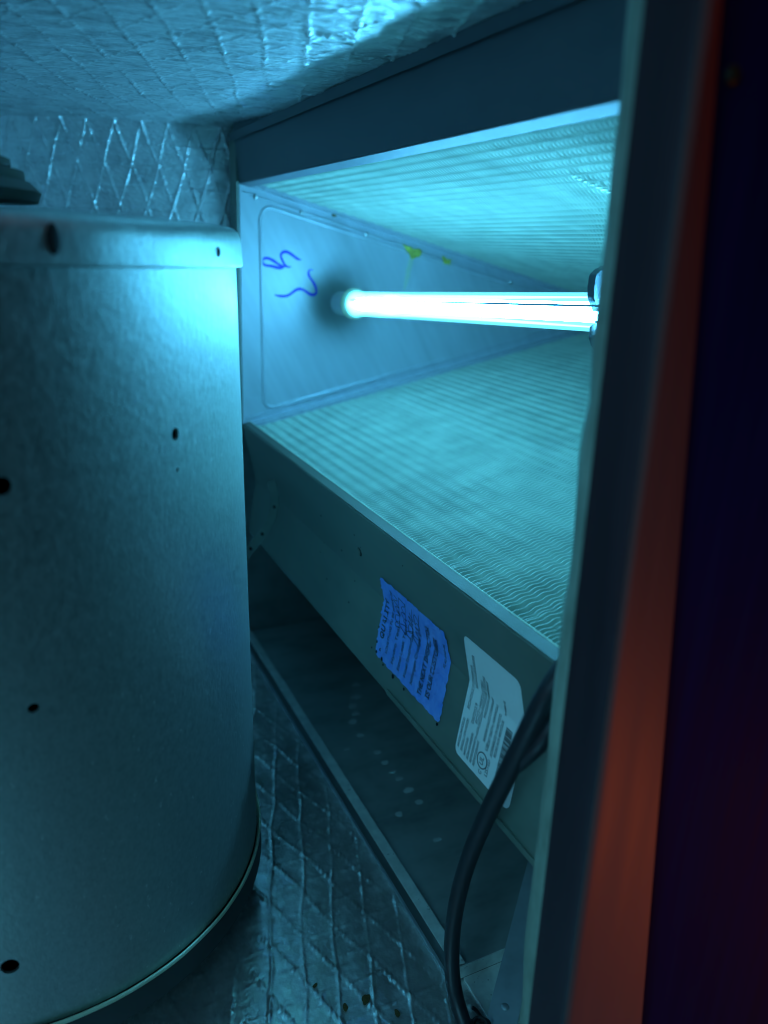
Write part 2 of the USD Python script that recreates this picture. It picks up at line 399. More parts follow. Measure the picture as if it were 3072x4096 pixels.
# lower front casing: lip over the fins, two-plane face, turned bottom flange
w1 = np.array([math.sin(math.radians(13)), -math.cos(math.radians(13))])
w2 = np.array([-math.sin(math.radians(8)), -math.cos(math.radians(8))])
e0 = np.array([0.0, -H / 2])
CR, W2 = 0.058, 0.056
e1 = e0 + w1 * CR
e2 = e1 + w2 * W2
ol, sl, nl = slab_frame(-1)
s2, n2 = sl[[0, 2]], nl[[0, 2]]
lip_in = e0 + s2 * 0.0078
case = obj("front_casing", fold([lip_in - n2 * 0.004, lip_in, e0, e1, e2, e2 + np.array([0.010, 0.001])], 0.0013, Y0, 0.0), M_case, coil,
           label="lower front casing strip carrying the two stickers")
obj("top_lip", fold([lip_in + n2 * 0.0010 + s2 * 0.0004, e0 + n2 * 0.0010 + s2 * 0.0002], 0.0006, Y0, -0.0006), M_lipd, case)  # added overlay strip, its colour tones down the lamplight
obj("lip_highlight", tube(np.array([[lip_in[0], y, lip_in[1]] for y in np.linspace(Y0, -0.001, 30)]) + np.array([n2[0], 0, n2[1]]) * 0.0013, 0.00034, 8), M_bead, case)  # thin pale tube added as the highlight along the lip
obj("hem", fold([e2 + np.array([-0.0012, 0.0035]), e2 + np.array([-0.0016, 0.0005])], 0.0011, -0.497, -0.33), M_case, case)
ou, su, nu_ = slab_frame(1)
u2, un2 = su[[0, 2]], nu_[[0, 2]]
f0 = np.array([0.0, H / 2])
lip_u = f0 + u2 * 0.0095
obj("front_casing", fold([lip_u - un2 * 0.004, lip_u, f0, f0 + np.array([-0.0045, 0.0465])], 0.0013, Y0, 0.0), M_caseu, coil, label="upper front casing strip with shade put into its colour under the ceiling foil")
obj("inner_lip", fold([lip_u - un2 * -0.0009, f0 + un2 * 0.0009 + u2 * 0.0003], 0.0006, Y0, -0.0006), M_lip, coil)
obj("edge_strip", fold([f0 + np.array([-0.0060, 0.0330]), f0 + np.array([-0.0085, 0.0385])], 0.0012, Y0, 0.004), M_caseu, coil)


def face(w, y, off=0.0):
    """point on the casing face, w metres down from its top edge"""
    w = np.asarray(w, float)
    y = np.asarray(y, float)
    a = np.where(w[..., None] < CR, e0 + w[..., None] * w1, e1 + (w[..., None] - CR) * w2)
    nrm1, nrm2 = np.array([w1[1], -w1[0]]), np.array([w2[1], -w2[0]])
    k = np.clip((w - CR) / 0.004 + 0.5, 0, 1)[..., None]
    nn = nrm1 * (1 - k) + nrm2 * k
    a = a + nn * (0.00065 + np.asarray(off)[..., None] if np.ndim(off) else 0.00065 + off)
    return np.stack([a[..., 0], y, a[..., 1]], -1)


def face_patch(poly, step, off, seed=None, wrinkle=0.0):
    """triangulated sticker: poly in (w, y)"""
    x0, y0, x1, y1 = poly.bounds
    gx = np.arange(x0, x1 + step, step)
    gy = np.arange(y0, y1 + step, step)
    vs, fs = [], []
    lookup = {}
    from shapely import contains_xy
    for i in range(len(gx) - 1):
        for j in range(len(gy) - 1):
            if contains_xy(poly, gx[i] + step / 2, gy[j] + step / 2):
                q = []
                for a, b in ((i, j), (i + 1, j), (i + 1, j + 1), (i, j + 1)):
                    if (a, b) not in lookup:
                        lookup[(a, b)] = len(vs)
                        vs.append((gx[a], gy[b]))
                    q.append(lookup[(a, b)])
                fs.append(q)
    vs = np.array(vs)
    # snap the stair-stepped border on to the outline
    from collections import Counter
    ec = Counter()
    for q in fs:
        for k in range(4):
            ec[tuple(sorted((q[k], q[(k + 1) % 4])))] += 1
    bd = {i for e, c in ec.items() if c == 1 for i in e}
    for i in bd:
        p = poly.exterior.interpolate(poly.exterior.project(Point(vs[i])))
        vs[i] = (p.x, p.y)
    offs = np.full(len(vs), off)
    if wrinkle:
        P = np.c_[vs, np.zeros(len(vs))]
        h = meshkit.fbm(P * [160, 420, 1] + seed, 3, seed) - 0.5
        cr = np.abs(meshkit.fbm(P * [110, 60, 1], 3, seed + 2) - 0.5)
        offs = offs + wrinkle * (0.6 + h) + wrinkle * 1.2 * np.exp(-(cr / 0.025) ** 2)
    return face(vs[:, 0], vs[:, 1], offs), np.array(fs)


def face_text(parent, text, w, y, height, length=None, offw=0.0006, mat_=None, bold=False, name="printed_line", slant=0.0, depth=0.00008):
    """text reading up the face: baseline starts at w (towards smaller w), letters' tops towards +Y"""
    m = meshkit.text_mesh(text, height, depth, bold=bold)
    v = m.vertices.copy()
    if length:
        v[:, 0] *= length / v[:, 0].max()
    v[:, 0] += slant * v[:, 1]
    p = face(w - v[:, 0], y + v[:, 1], offw + v[:, 2])
    obj(name, (p, m.faces), mat_ or M_print, parent)


def face_line(parent, pts, width, offw, mat_, name):
    ln = LineString(pts).buffer(width / 2, quad_segs=2)
    m = trimesh.creation.extrude_polygon(ln, 0.00008, engine="earcut")
    v = m.vertices
    obj(name, (face(v[:, 0], v[:, 1], offw + v[:, 2]), m.faces), mat_, parent)


# inspection sticker, torn and wrinkled, its blue fluorescence put into the colour
def ragged(poly, amp, seed, step=0.0012):
    n = int(poly.exterior.length / step)
    pts = [poly.exterior.interpolate(k / n, normalized=True) for k in range(n)]
    c = np.array([(p.x, p.y) for p in pts])
    ctr = c.mean(0)
    k = (meshkit.noise(np.c_[c * 420, np.zeros(n)], seed) - 0.5) * 2 * amp
    d = c - ctr
    return Polygon(c + d / np.linalg.norm(d, axis=1)[:, None] * k[:, None])


q_poly = Polygon([(0.0385, -0.303), (0.0385, -0.391), (0.0975, -0.394), (0.0975, -0.3035)]).buffer(-0.004).buffer(0.004)
q_poly = ragged(q_poly, 0.0007, 3)
qs = obj("inspection_sticker", face_patch(q_poly, 0.0009, 0.00012, 5, 0.0006), M_blue, coil, smooth=40, label="wrinkled inspection sticker reading QUALITY, blue fluorescence painted into its colour")
QO = 0.0010
face_text(qs, "QUALITY", 0.0835, -0.3125, 0.0052, 0.030, QO, bold=True)
face_text(qs, "SOMETHING TO BE PROUD OF", 0.0900, -0.3205, 0.0026, 0.047, QO)
for i, (t, y) in enumerate((("Hydro Test", -0.3305), ("Final Leak Test", -0.3395), ("Final Inspection", -0.3485), ("Nitrogen Charge", -0.3575))):
    face_text(qs, t, 0.0925, y, 0.0030, 0.019 + 0.0014 * len(t) * 0.6, QO)
    face_line(qs, [(0.0665, y - 0.0006), (0.0425, y - 0.0004)], 0.00025, QO, M_print, "rule_line")
face_text(qs, "THE NEXT INSPECTOR", 0.0935, -0.3695, 0.0045, 0.048, QO, bold=True)
face_text(qs, "IS OUR CUSTOMER", 0.0905, -0.3785, 0.0045, 0.041, QO, bold=True)
face_text(qs, "PI 40-0040-01", 0.0640, -0.3885, 0.0022, 0.0165, QO)
# handwriting in the four boxes
hw = [[(0, 0.2), (1, 3), (2.2, 0.4), (1.2, 1.4), (3.2, 4.2), (4.4, 1.0), (5.6, 3.6), (5.0, 0.4), (7.2, 3.8), (8.0, 0.8), (9.5, 4.6), (10.5, 1.5), (12, 3.5)],
      [(0, 0), (2, 4), (3, 0.5), (4, 3.2), (5.4, 0.2), (4.8, 2.4), (7, 4), (7.6, 0.8), (9, 3.4), (10.8, 0.6), (12.6, 4.2)],
      [(0, 1), (1.5, 4.2), (2.6, 0.4), (2.0, 3.2), (4.4, 4.0), (3.8, 0.6), (6, 4.2), (5.8, 0.8), (8.2, 3.4), (7.6, 0.4), (10, 2.2)],
      [(0, 0.4), (2, 4.6), (2.4, 0.6), (4, 4.4), (4.2, 0.2), (6, 4.4), (6.6, 0.6), (8.4, 2.6), (7.2, 3.8), (9.4, 4.2), (8.8, 0.6)]]
for pts, y, mm in zip(hw, (-0.3290, -0.3380, -0.3470, -0.3565), (M_print, M_pen, M_print, M_print)):
    c = spline(np.c_[np.array(pts), np.zeros(len(pts))], 70)
    face_line(qs, [(0.0660 - a * 0.00185, y - 0.001 + b * 0.0017) for a, b, _ in c], 0.00042, QO + 0.0001, mm, "pen_stroke")
for (w, y, r) in ((0.0955, -0.3062, 0.0010), (0.0915, -0.3105, 0.0013), (0.0885, -0.3045, 0.0008), (0.0962, -0.3150, 0.0012), (0.099, -0.318, 0.0009), (0.0995, -0.333, 0.0012), (0.0998, -0.349, 0.0011), (0.078, -0.3035, 0.0008), (0.099, -0.392, 0.001)):
    blob = ragged(Point(w, y).buffer(r), r * 0.5, int(w * 1e4) % 50, 0.0004)
    m = trimesh.creation.extrude_polygon(blob, 0.0001, engine="earcut")
    obj("dirt_fleck", (face(m.vertices[:, 0], m.vertices[:, 1], 0.0007 + m.vertices[:, 2]), m.faces), M_dark, qs)

# white rating sticker
r_poly = Polygon([(0.0270, -0.412), (0.0270, -0.4645), (0.1035, -0.4665), (0.1030, -0.4125)])
r_poly = r_poly.buffer(-0.0045).buffer(0.0045)
rs = obj("rating_sticker", face_patch(r_poly, 0.0015, 0.00012, 2, 0.00005), M_white, coil, label="white rating sticker with printed lines and a barcode")
RO = 0.00022


def rt(t, w_start, y, h, ln):
    face_text(rs, t, w_start, y, h, ln, RO)


rt("MODEL/MODÈLE:", 0.0985, -0.4160, 0.0019, 0.0185)
rt("RCH3617STAMUA", 0.0735, -0.4180, 0.0024, 0.0285)
rt("SERIAL / EN SERIE:", 0.0990, -0.4195, 0.0019, 0.0205)
rt("W341903838", 0.0590, -0.4212, 0.0024, 0.0220)
rt("MFD/FAB:", 0.0995, -0.4230, 0.0019, 0.0110)
rt("08/2019", 0.0790, -0.4240, 0.0023, 0.0125)
rt("BOM NUMBER:", 0.1000, -0.4262, 0.0020, 0.0165)
rt("RCST-HM3617BU", 0.0770, -0.4275, 0.0025, 0.0270)
rt("REFRIGERANT", 0.1000, -0.4294, 0.0019, 0.0145)
rt("R-410A", 0.0848, -0.4296, 0.0019, 0.0072)
rt("DESIGN PRESSURE 550 PSI", 0.0770, -0.4300, 0.0020, 0.0315)
rt("RÉFRIGÉRANT", 0.1000, -0.4325, 0.0019, 0.0155)
rt("PRESSION NOMINALE", 0.0700, -0.4328, 0.0019, 0.0230)
rt("RHEEM SALES COMPANY", 0.0820, -0.4368, 0.0020, 0.0270)
rt("FORT SMITH, ARKANSAS", 0.0830, -0.4408, 0.0020, 0.0260)
rt("ASSEMBLED IN MEXICO", 0.0860, -0.4448, 0.0020, 0.0255)
rt("REUNI AUX MEXIQUE", 0.0845, -0.4478, 0.0020, 0.0220)
rt("92-42804-03", 0.0590, -0.4485, 0.0016, 0.0095)
rt("C", 0.1005, -0.4395, 0.0028, 0.0022)
rt("US", 0.0855, -0.4405, 0.0026, 0.0042)
rt("LISTED", 0.0985, -0.4445, 0.0024, 0.0100)
rt("UL", 0.0952, -0.4392, 0.0036, 0.0050)
ring = Point(0.0925, -0.4378).buffer(0.0047, quad_segs=8).difference(Point(0.0925, -0.4378).buffer(0.0041, quad_segs=8))
m = trimesh.creation.extrude_polygon(ring, 0.00008, engine="earcut")
obj("mark_ring", (face(m.vertices[:, 0], m.vertices[:, 1], RO + m.vertices[:, 2]), m.faces), M_print, rs)
w = 0.0640
bars = []
while w < 0.0930:
    t = rng.choice([0.0003, 0.0003, 0.0006, 0.0009])
    bars.append(sbox(w, -0.4560, w + t, -0.4505))
    w += t + rng.choice([0.0003, 0.0003, 0.0006])
for b in bars:
    m = trimesh.creation.extrude_polygon(b, 0.00008, engine="earcut")
    obj("barcode_bar", (face(m.vertices[:, 0], m.vertices[:, 1], RO + m.vertices[:, 2]), m.faces), M_print, rs)

# plug in the lower casing and a few dirt flecks
def face_disc(name, w, y, r, h, matl, parent, sq=1.0):
    m = trimesh.creation.extrude_polygon(Point(0, 0).buffer(r), h, engine="earcut")
    obj(name, (face(w + m.vertices[:, 0], y + m.vertices[:, 1] * sq, m.vertices[:, 2]), m.faces), matl, parent)


face_disc("plug", 0.0335, -0.270, 0.0030, 0.0012, M_case, case)
face_disc("plug_gap", 0.0335, -0.2715, 0.0033, 0.0002, M_dark, case)
for k in range(16):
    face_disc("dirt_fleck", rng.uniform(0.012, 0.10), rng.uniform(-0.40, -0.18), rng.uniform(0.0003, 0.0008), 0.0002, M_dark, case)

# end plate with embossed triangle
pl_poly = Polygon([(0.0, H / 2 - 0.0005), (D, 0.0), (0.0, -H / 2 + 0.0005)])
plate = obj("end_plate", extrude_y(pl_poly, -0.0006, 0.0012), M_plate, coil, label="triangular sheet metal end plate with blue marker scribble")
inner = Polygon([(0.0185, 0.0935), (0.395, 0.0095), (0.395, -0.0105), (0.0205, -0.0965)]).buffer(-0.010).buffer(0.010)
rc = np.array(inner.exterior.coords)
rp = np.c_[rc[:, 0], np.full(len(rc), -0.0006), rc[:, 1]]
rp = np.array([LineString(rp).interpolate(t, normalized=True).coords[0] for t in np.linspace(0, 1, 240)])
em = tube(rp, 0.0018, 8, caps=False)
em.vertices[:, 1] = -0.0006 + (em.vertices[:, 1] + 0.0006) * 0.45
obj("embossed_ridge", em, M_plate, plate, smooth=True)
obj("outer_flange", bx(-0.0028, -0.0006, -0.0005, 0.022, -0.115, ZC - 0.004), M_case, coil)
obj("top_seam", fold([(0.004, H / 2 - 0.0078), (0.40, 0.0088)], 0.0010, -0.0028, -0.0006), M_plate, plate)
obj("bottom_seam", fold([(0.004, -H / 2 + 0.0068), (0.40, -0.0098)], 0.0010, -0.0026, -0.0006), M_plate, plate)


def plate_patch(name, poly, y, t, matl):
    obj(name, extrude_y(poly, y - t, y), matl, plate)


mk = [[(640, 378), (520, 325), (400, 300), (368, 345), (385, 400), (420, 470), (500, 492)], [(430, 490), (290, 440), (150, 412), (130, 430), (132, 468), (250, 505), (340, 520), (420, 498)],
      [(798, 508), (745, 535), (745, 575), (790, 650), (850, 770), (850, 835), (815, 858), (700, 810), (620, 790), (540, 835), (470, 890), (380, 910), (295, 900)]]
# zoomed photo coordinates turned once into metres on the plate
px = np.array([(134, 430), (643, 380), (798, 508), (850, 800), (295, 900)], float)
for st in mk:
    a = np.array(st, float)
    X = 0.0210 + (a[:, 0] - 134) * 0.0000745
    Z = 0.0452 + (430 - a[:, 1]) * 0.0000655 - (a[:, 0] - 134) * 0.0000035
    c = spline(np.c_[X, Z, 0 * X], 60)
    wd_ = 0.00125 * np.clip(np.minimum(np.arange(60), 59 - np.arange(60)) / 9 + 0.35, 0, 1) * (0.8 + 0.5 * meshkit.noise(np.c_[c[:, :2] * 160, 0 * c[:, 0]], 3))
    plate_patch("marker_stroke", unary_union([LineString(c[i:i + 2, :2]).buffer(float(wd_[i]), quad_segs=3) for i in range(59)]), -0.0006, 0.0002, M_ink)
st1 = ragged(Polygon([(0.166, 0.0655), (0.186, 0.0610), (0.184, 0.0545), (0.176, 0.0520), (0.170, 0.0580)]), 0.0022, 9)
plate_patch("yellow_stain", st1, -0.0030, 0.0006, M_yellow)
plate_patch("yellow_drip", ragged(Polygon([(0.1745, 0.0530), (0.1800, 0.0535), (0.1745, 0.0300), (0.1700, 0.0180), (0.1705, 0.0330)]), 0.0012, 4), -0.0006, 0.0001, M_drip)
st2 = ragged(Polygon([(0.212, 0.0555), (0.222, 0.0530), (0.221, 0.0480), (0.213, 0.0490)]), 0.0018, 19)
plate_patch("yellow_stain", st2, -0.0030, 0.0006, M_yellow)
b = trimesh.creation.icosphere(1, 0.0030); b.apply_translation([0.0905, -0.004, 0.0895])
obj("rust_spot", b, M_rust, plate, smooth=True)
# small screws / rivets on the seam
for X in (0.014, 0.058, 0.125, 0.300):
    z = H / 2 - 0.0078 - X * (H / 2 - 0.0166) / 0.40
    b = trimesh.creation.icosphere(2, 0.0022); b.vertices *= [1, .5, 1]; b.apply_translation([X, -0.0030, z])
    obj("rivet", b, M_screw, plate, smooth=True)
# apex cap closes the V
obj("apex_channel", extrude_y(Polygon([(D - 0.022, 0.0045), (D + 0.01, 0.012), (D + 0.01, -0.012), (D - 0.022, -0.0045)]), Y0, -0.0008), M_plate, coil)

# ------------------------------------------------------------------ ultraviolet lamp
A = np.array([0.0945, -0.012, 0.0081]); B = np.array([0.0945, -0.500, 0.0369])
ax = (B - A) / np.linalg.norm(B - A)
lamp = thing("ultraviolet_lamp", "glowing white tube lamp pointing from the end plate towards the camera", "lamp")


def along(t):
    return A + ax * np.asarray(t, float)[..., None]


obj("end_cap", tube(along(np.array([0, 0.0012, 0.004, 0.028, 0.0335])), [0.0075, 0.0098, 0.0108, 0.0108, 0.0108], 40), M_ceramic, lamp, smooth=40)
obj("end_ring", tube(along(np.array([0.0335, 0.0345, 0.0370, 0.0400, 0.0425, 0.0435])), [0.0112, 0.0134, 0.0142, 0.0138, 0.0122, 0.0108], 40), M_ring, lamp, smooth=40)
obj("glass_tube", tube(along(np.linspace(0.0435, 0.485, 12)), 0.0106, 40, caps=False), M_glass, lamp, smooth=True)
obj("discharge", tube(along(np.r_[0.0440, 0.0450, 0.0480, np.linspace(0.056, 0.485, 8)]), [0.0020, 0.0034, 0.0048, 0.0054, *[0.0056] * 7], 32), M_core_lamp, lamp, smooth=40)
obj("glow_shell", tube(along(np.linspace(0.0440, 0.485, 12)), 0.0084, 32, caps=False), M_glow_shell, lamp, smooth=True)  # added glowing shell, grades the white core to cyan
wd = np.array([-0.96, 0, 0.28]) * 0.0121
obj("lead_wire", tube(along(np.linspace(0.055, 0.485, 10)) + wd, 0.0006, 8), M_wire, lamp)

# holder at the near end of the lamp
br = thing("lamp_holder", "ragged edged mounting board carrying the near end of the tube lamp", "bracket")
bp = Polygon([(0.0865, 0.0525), (0.0838, 0.0495), (0.0832, 0.0440), (0.0840, 0.0385), (0.0875, 0.0330), (0.0898, 0.0288), (0.0915, 0.0240), (0.0890, 0.0205), (0.0885, 0.0165), (0.0910, 0.0120),
              (0.0960, 0.0085), (0.150, 0.0070), (0.190, 0.010), (0.190, 0.060), (0.120, 0.0580), (0.0950, 0.0555)])
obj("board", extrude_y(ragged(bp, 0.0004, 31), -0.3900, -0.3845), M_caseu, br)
sc = trimesh.creation.icosphere(2, 0.0032); sc.vertices *= [1, .6, 1]; sc.apply_translation([0.0868, -0.3905, 0.0218])
obj("screw_head", sc, M_strap, br, smooth=True)
obj("arm", bx(0.110, 0.185, -0.505, -0.3905, 0.012, 0.014), M_strap, br)

# ------------------------------------------------------------------ blower housing
C0 = np.array([-0.21, -0.276]); SH = np.array([-0.071, -0.094]); ZB = -0.31
def dc(z):
    return C0 + SH * (np.asarray(z)[..., None] - ZB)
def dr(z):
    return 0.134 + 0.009 * (np.asarray(z) - ZB) / 0.4


def lathe(zr, n=160, wob=0.0, seed=0):
    """ring profile list of (z, extra radius) around the leaning axis"""
    a = np.linspace(0, 2 * np.pi, n, endpoint=False)
    rings = []
    for z, ex in zr:
        r = dr(z) + ex
        if wob:
            r = r + wob * (meshkit.noise(np.c_[np.cos(a) * 9, np.sin(a) * 9, np.full(n, z * 60)], seed) - 0.5)
        c = dc(np.array(z))
        rings.append(np.c_[c[0] + r * np.cos(a), c[1] + r * np.sin(a), np.full(n, z)])
    v = np.vstack(rings)
    f = []
    for i in range(len(zr) - 1):
        j = np.arange(n); k = (j + 1) % n
        f.append(np.stack([i * n + j, i * n + k, (i + 1) * n + k, (i + 1) * n + j], 1))
    return v, np.vstack(f)


blower = thing("blower_housing", "large round galvanised blower housing with flanged top and bottom rims", "blower housing")
# wrap with real holes
zz = np.linspace(ZB, 0.058, 60)
vo, fo = lathe([(z, 0) for z in zz] + [(z, -0.0015) for z in zz[::-1]] + [(zz[0], 0)], 200)
tm = trimesh.Trimesh(*(lambda v, f: (v, np.vstack([f[:, [0, 1, 2]], f[:, [0, 2, 3]]])))(vo, fo))
tm.merge_vertices()
tm.fix_normals()
holes = [(-51.0, -0.0181, 0.0019, 1.35), (-80.1, -0.0261, 0.0029, 1.2), (-82.3, -0.1204, 0.0022, 1.0), (-51.2, -0.0335, 0.0006, 1.5), (-96.0, -0.262, 0.0040, 1.2)]
man = m3.Manifold(m3.Mesh(tm.vertices.astype(np.float32), tm.faces.astype(np.uint32)))
ok = man.num_tri() > 100
wrap_mesh = tm
if ok:
    for ang, z, r, sq in holes:
        c = m3.Manifold.cylinder(0.03, r, r, 20, True).scale((sq, 1, 1)).rotate((0, 90, 0)).rotate((0, 0, ang))
        a = math.radians(ang)
        q = dc(np.array(z)) + dr(z) * np.array([math.cos(a), math.sin(a)])
        man = man - c.translate((float(q[0]), float(q[1]), z))
    mm = man.to_mesh()
    wrap_mesh = trimesh.Trimesh(np.array(mm.vert_properties[:, :3]), np.array(mm.tri_verts), process=False)
print("wrap", ok, len(wrap_mesh.faces))
obj("wrap_sheet", wrap_mesh, M_galv, blower, smooth=30)
obj("dark_backing", lathe([(ZB, -0.012), (0.058, -0.012)], 60), M_dark, blower)  # black sheet inside the housing, behind the holes
# top end plate with rolled corner and turned down flange
prof = [(0.046, 0.0016), (0.0462, 0.0030), (0.0475, 0.0034), (0.056, 0.0030), (0.0585, 0.0028), (0.0610, 0.0018), (0.0626, 0.0000), (0.0634, -0.0030), (0.0636, -0.030), (0.0636, -0.143)]
obj("top_flange", lathe(prof, 200, 0.0010, 4), M_galv, blower, smooth=40)
# bottom rim: bead with its glow painted pale, and dark turned flange
obj("rim_bead", lathe([(ZB - 0.0012, 0.0006), (ZB + 0.0006, 0.0014), (ZB + 0.0018, 0.0022), (ZB + 0.0006, 0.0030), (ZB - 0.0012, 0.0028)], 200, 0.0008, 6), M_bead, blower, smooth=True)
obj("bottom_flange", lathe([(ZB - 0.001, 0.0012), (ZB - 0.004, 0.0022), (ZB - 0.020, 0.0026), (ZB - 0.0215, -0.006), (ZB - 0.0215, -0.10)], 200), M_panside, blower, smooth=40)
obj("pedestal", lathe([(ZB - 0.0215, -0.075), (ZF, -0.075)], 80), M_pan, blower)
# slots in the top flange
for ang, z, ww, hh in ((-68.8, 0.0545, 0.0022, 0.0048), (-36.6, 0.0525, 0.0005, 0.0020)):
    a = math.radians(ang)
    r = dr(z) + 0.0030
    q = dc(np.array(z)) + r * np.array([math.cos(a), math.sin(a)])
    m = trimesh.creation.icosphere(2, 1.0)
    m.vertices *= [0.0012, ww, hh]
    m.apply_transform(trimesh.transformations.rotation_matrix(a, [0, 0, 1]))
    m.apply_translation([q[0], q[1], z])
    obj("slot", m, M_dark, blower, smooth=True)

motor = thing("blower_motor", "dark brown stepped motor end standing on top of the blower housing", "motor")
mc = np.array([-0.236, -0.335])


def cyl(c, r, z0, z1, n=48, bev=0.004):
    pts = np.array([[c[0], c[1], z] for z in (z0, z0 + bev, z1 - bev, z1)])
    return tube(pts, [r - bev * 0.4, r, r, r - bev], n)


obj("motor_body", cyl(mc, 0.056, 0.0684, 0.0765), M_motor, motor, smooth=40)
obj("motor_collar", cyl(mc, 0.050, 0.0765, 0.081), M_motor, motor, smooth=40)
obj("motor_cap", cyl(mc, 0.045, 0.081, 0.0865), M_motor, motor, smooth=40)

# ------------------------------------------------------------------ drain pan
pan = thing("drain_pan", "dark drain pan with dried water spots beneath the lower coil slab", "drain pan")
PT = -0.3530
obj("pan_wall", fold([(0.0065, ZF + 0.001), (0.0065, PT)], 0.0016, -0.4330, 0.03), M_panside, pan)
lipp = ragged(sbox(0.0058, -0.4330, 0.0135, 0.03), 0.0004, 2, 0.003)
obj("pan_rim", extrude_z(lipp, PT, PT + 0.0010), M_dust, pan, label="dusty rim of the drain pan")
obj("pan_bed", bx(0.0085, 0.46, -0.4330, 0.03, PT - 0.0040, PT - 0.0015), M_pan, pan)
obj("pan_end", bx(0.0085, 0.40, -0.4338, -0.4322, ZF + 0.0016, PT - 0.0016), M_dust, pan)
obj("foil_edge", bx(0.0040, 0.0056, -0.4330, 0.03, ZF + 0.0005, ZF + 0.0022), M_strap, pan)
for (x, y, r) in ((0.0794, -0.1179, .0022), (0.0707, -0.1378, .0024), (0.0618, -0.1509, .0022), (0.0594, -0.1634, .002), (0.0515, -0.1745, .0024), (0.0496, -0.1961, .0018), (0.0528, -0.2242, .0016),
                  (0.0537, -0.239, .0018), (0.0534, -0.2527, .0014), (0.0542, -0.2623, .0016), (0.0553, -0.2778, .002), (0.0571, -0.2939, .0018), (0.030, -0.21, .0012), (0.036, -0.30, .0016), (0.05, -0.335, .0014)):
    r *= 1.4
    bl = ragged(Point(0, 0).buffer(r), r * 0.35, int(abs(x) * 1e4) % 40, 0.0006)
    m = extrude_z(bl, PT - 0.0015, PT - 0.0013)
    m.vertices[:, 0] *= 1.5
    m.apply_translation([x, y, 0])
    obj("dried_droplet", m, M_mineral, pan)

# ------------------------------------------------------------------ straps
hs = thing("hanging_strap", "bent grey metal strap hanging between the blower housing and the coil casing", "strap")
P_ = [(0.0020, -0.118, -0.133), (0.0045, -0.122, -0.150), (0.0020, -0.116, -0.172), (-0.004, -0.104, -0.190), (-0.012, -0.088, -0.212), (-0.022, -0.064, -0.246), (-0.034, -0.035, -0.285)]
P_ = [(x - 0.011, y, z) for x, y, z in P_]
c = spline(P_, 40)
t = np.gradient(c, axis=0); t /= np.linalg.norm(t, axis=1)[:, None]
side = np.cross(t, np.array([-0.75, -0.6, 0.1])); side /= np.linalg.norm(side, axis=1)[:, None]
nn = np.cross(side, t)
hwid = 0.0042
v = np.vstack([c + side * hwid + nn * .0005, c - side * hwid + nn * .0005, c - side * hwid - nn * .0005, c + side * hwid - nn * .0005])
q = len(c); f = []
for i in range(q - 1):
    for k in range(4):
        a, b2 = k * q, ((k + 1) % 4) * q
        f.append([a + i, a + i + 1, b2 + i + 1, b2 + i])
obj("strap_band", (v, np.array(f)), M_case, hs, smooth=30)
for i in (22,):
    b = trimesh.creation.icosphere(2, 0.0040); b.apply_translation(c[i] - nn[i] * 0.001 * (1 if nn[i][1] > 0 else -1)); obj("rivet", b, M_strap, hs, smooth=True)
for i in (5, 12, 17):
    b = trimesh.creation.icosphere(2, 0.0016); b.apply_translation(c[i] + nn[i] * 0.0006 * (1 if nn[i][1] < 0 else -1)); obj("strap_hole", b, M_dark, hs, smooth=True)

fs_ = thing("floor_strap", "flat grey metal strap lying slanted on the base sheet behind the black cord", "strap")
a0, a1 = np.array([0.010, -0.476, ZF + 0.0045]), np.array([0.086, -0.408, -0.328])
d = (a1 - a0) / np.linalg.norm(a1 - a0)
sd = np.cross(d, [0, 0, 1.0]); sd /= np.linalg.norm(sd)
n_ = np.cross(sd, d)
sh = LineString([(0, 0), (np.linalg.norm(a1 - a0), 0)]).buffer(0.0085, cap_style=2).buffer(-0.002).buffer(0.002)
m = trimesh.creation.extrude_polygon(sh, 0.0014, engine="earcut")
m.vertices = a0 + m.vertices[:, :1] * d + m.vertices[:, 1:2] * sd + m.vertices[:, 2:3] * n_
obj("strap_band", m, M_strap, fs_)
b = trimesh.creation.icosphere(2, 0.0024); b.vertices *= [1, 1, .5]; b.apply_translation(a0 + d * 0.016 + n_ * 0.0016); obj("rivet", b, M_strap, fs_, smooth=True)

# ------------------------------------------------------------------ black cord
cord = thing("power_cord", "thick black cord drooping in front of the rating sticker down to the floor", "cord")
cp = [(0.030, -0.508, -0.070), (-0.004, -0.5135, -0.088), (-0.0175, -0.5135, -0.104), (-0.0215, -0.508, -0.126), (-0.020, -0.4915, -0.1685), (-0.016, -0.470, -0.222), (-0.013, -0.456, -0.275), (-0.0115, -0.454, -0.312), (-0.011, -0.461, -0.3355), (-0.011, -0.476, -0.3475), (-0.008, -0.510, -0.3585)]
cc = spline(cp, 90)
obj("cord_jacket", tube(cc, 0.0044, 20), M_rubber, cord, smooth=True)
cp2 = [(0.030, -0.500, -0.095), (-0.006, -0.510, -0.113), (-0.0160, -0.512, -0.128), (-0.0185, -0.496, -0.156), (-0.0175, -0.4885, -0.176)]
obj("cord_strand", tube(spline(cp2, 40), [0.0040] * 30 + list(np.linspace(0.004, 0.002, 10)), 18), M_rubber, cord, smooth=True)
tie = thing("cord_tie", "small twisted dark tie lying where the cord meets the floor", "tie")
th = np.linspace(0, 4 * np.pi, 80)
for k, (rx, rz, ph) in enumerate(((0.006, 0.004, 0), (0.005, 0.0035, 1.3))):
    p = np.c_[0.001 + rx * np.cos(th + ph) + 0.0012 * k, -0.472 + 0.006 * np.sin(th + ph) + 0.0006 * th, ZF + 0.0075 + rz * np.sin(1.5 * th + k)]
    obj("twist", tube(p, 0.0011, 8), M_rubber, tie, smooth=True)

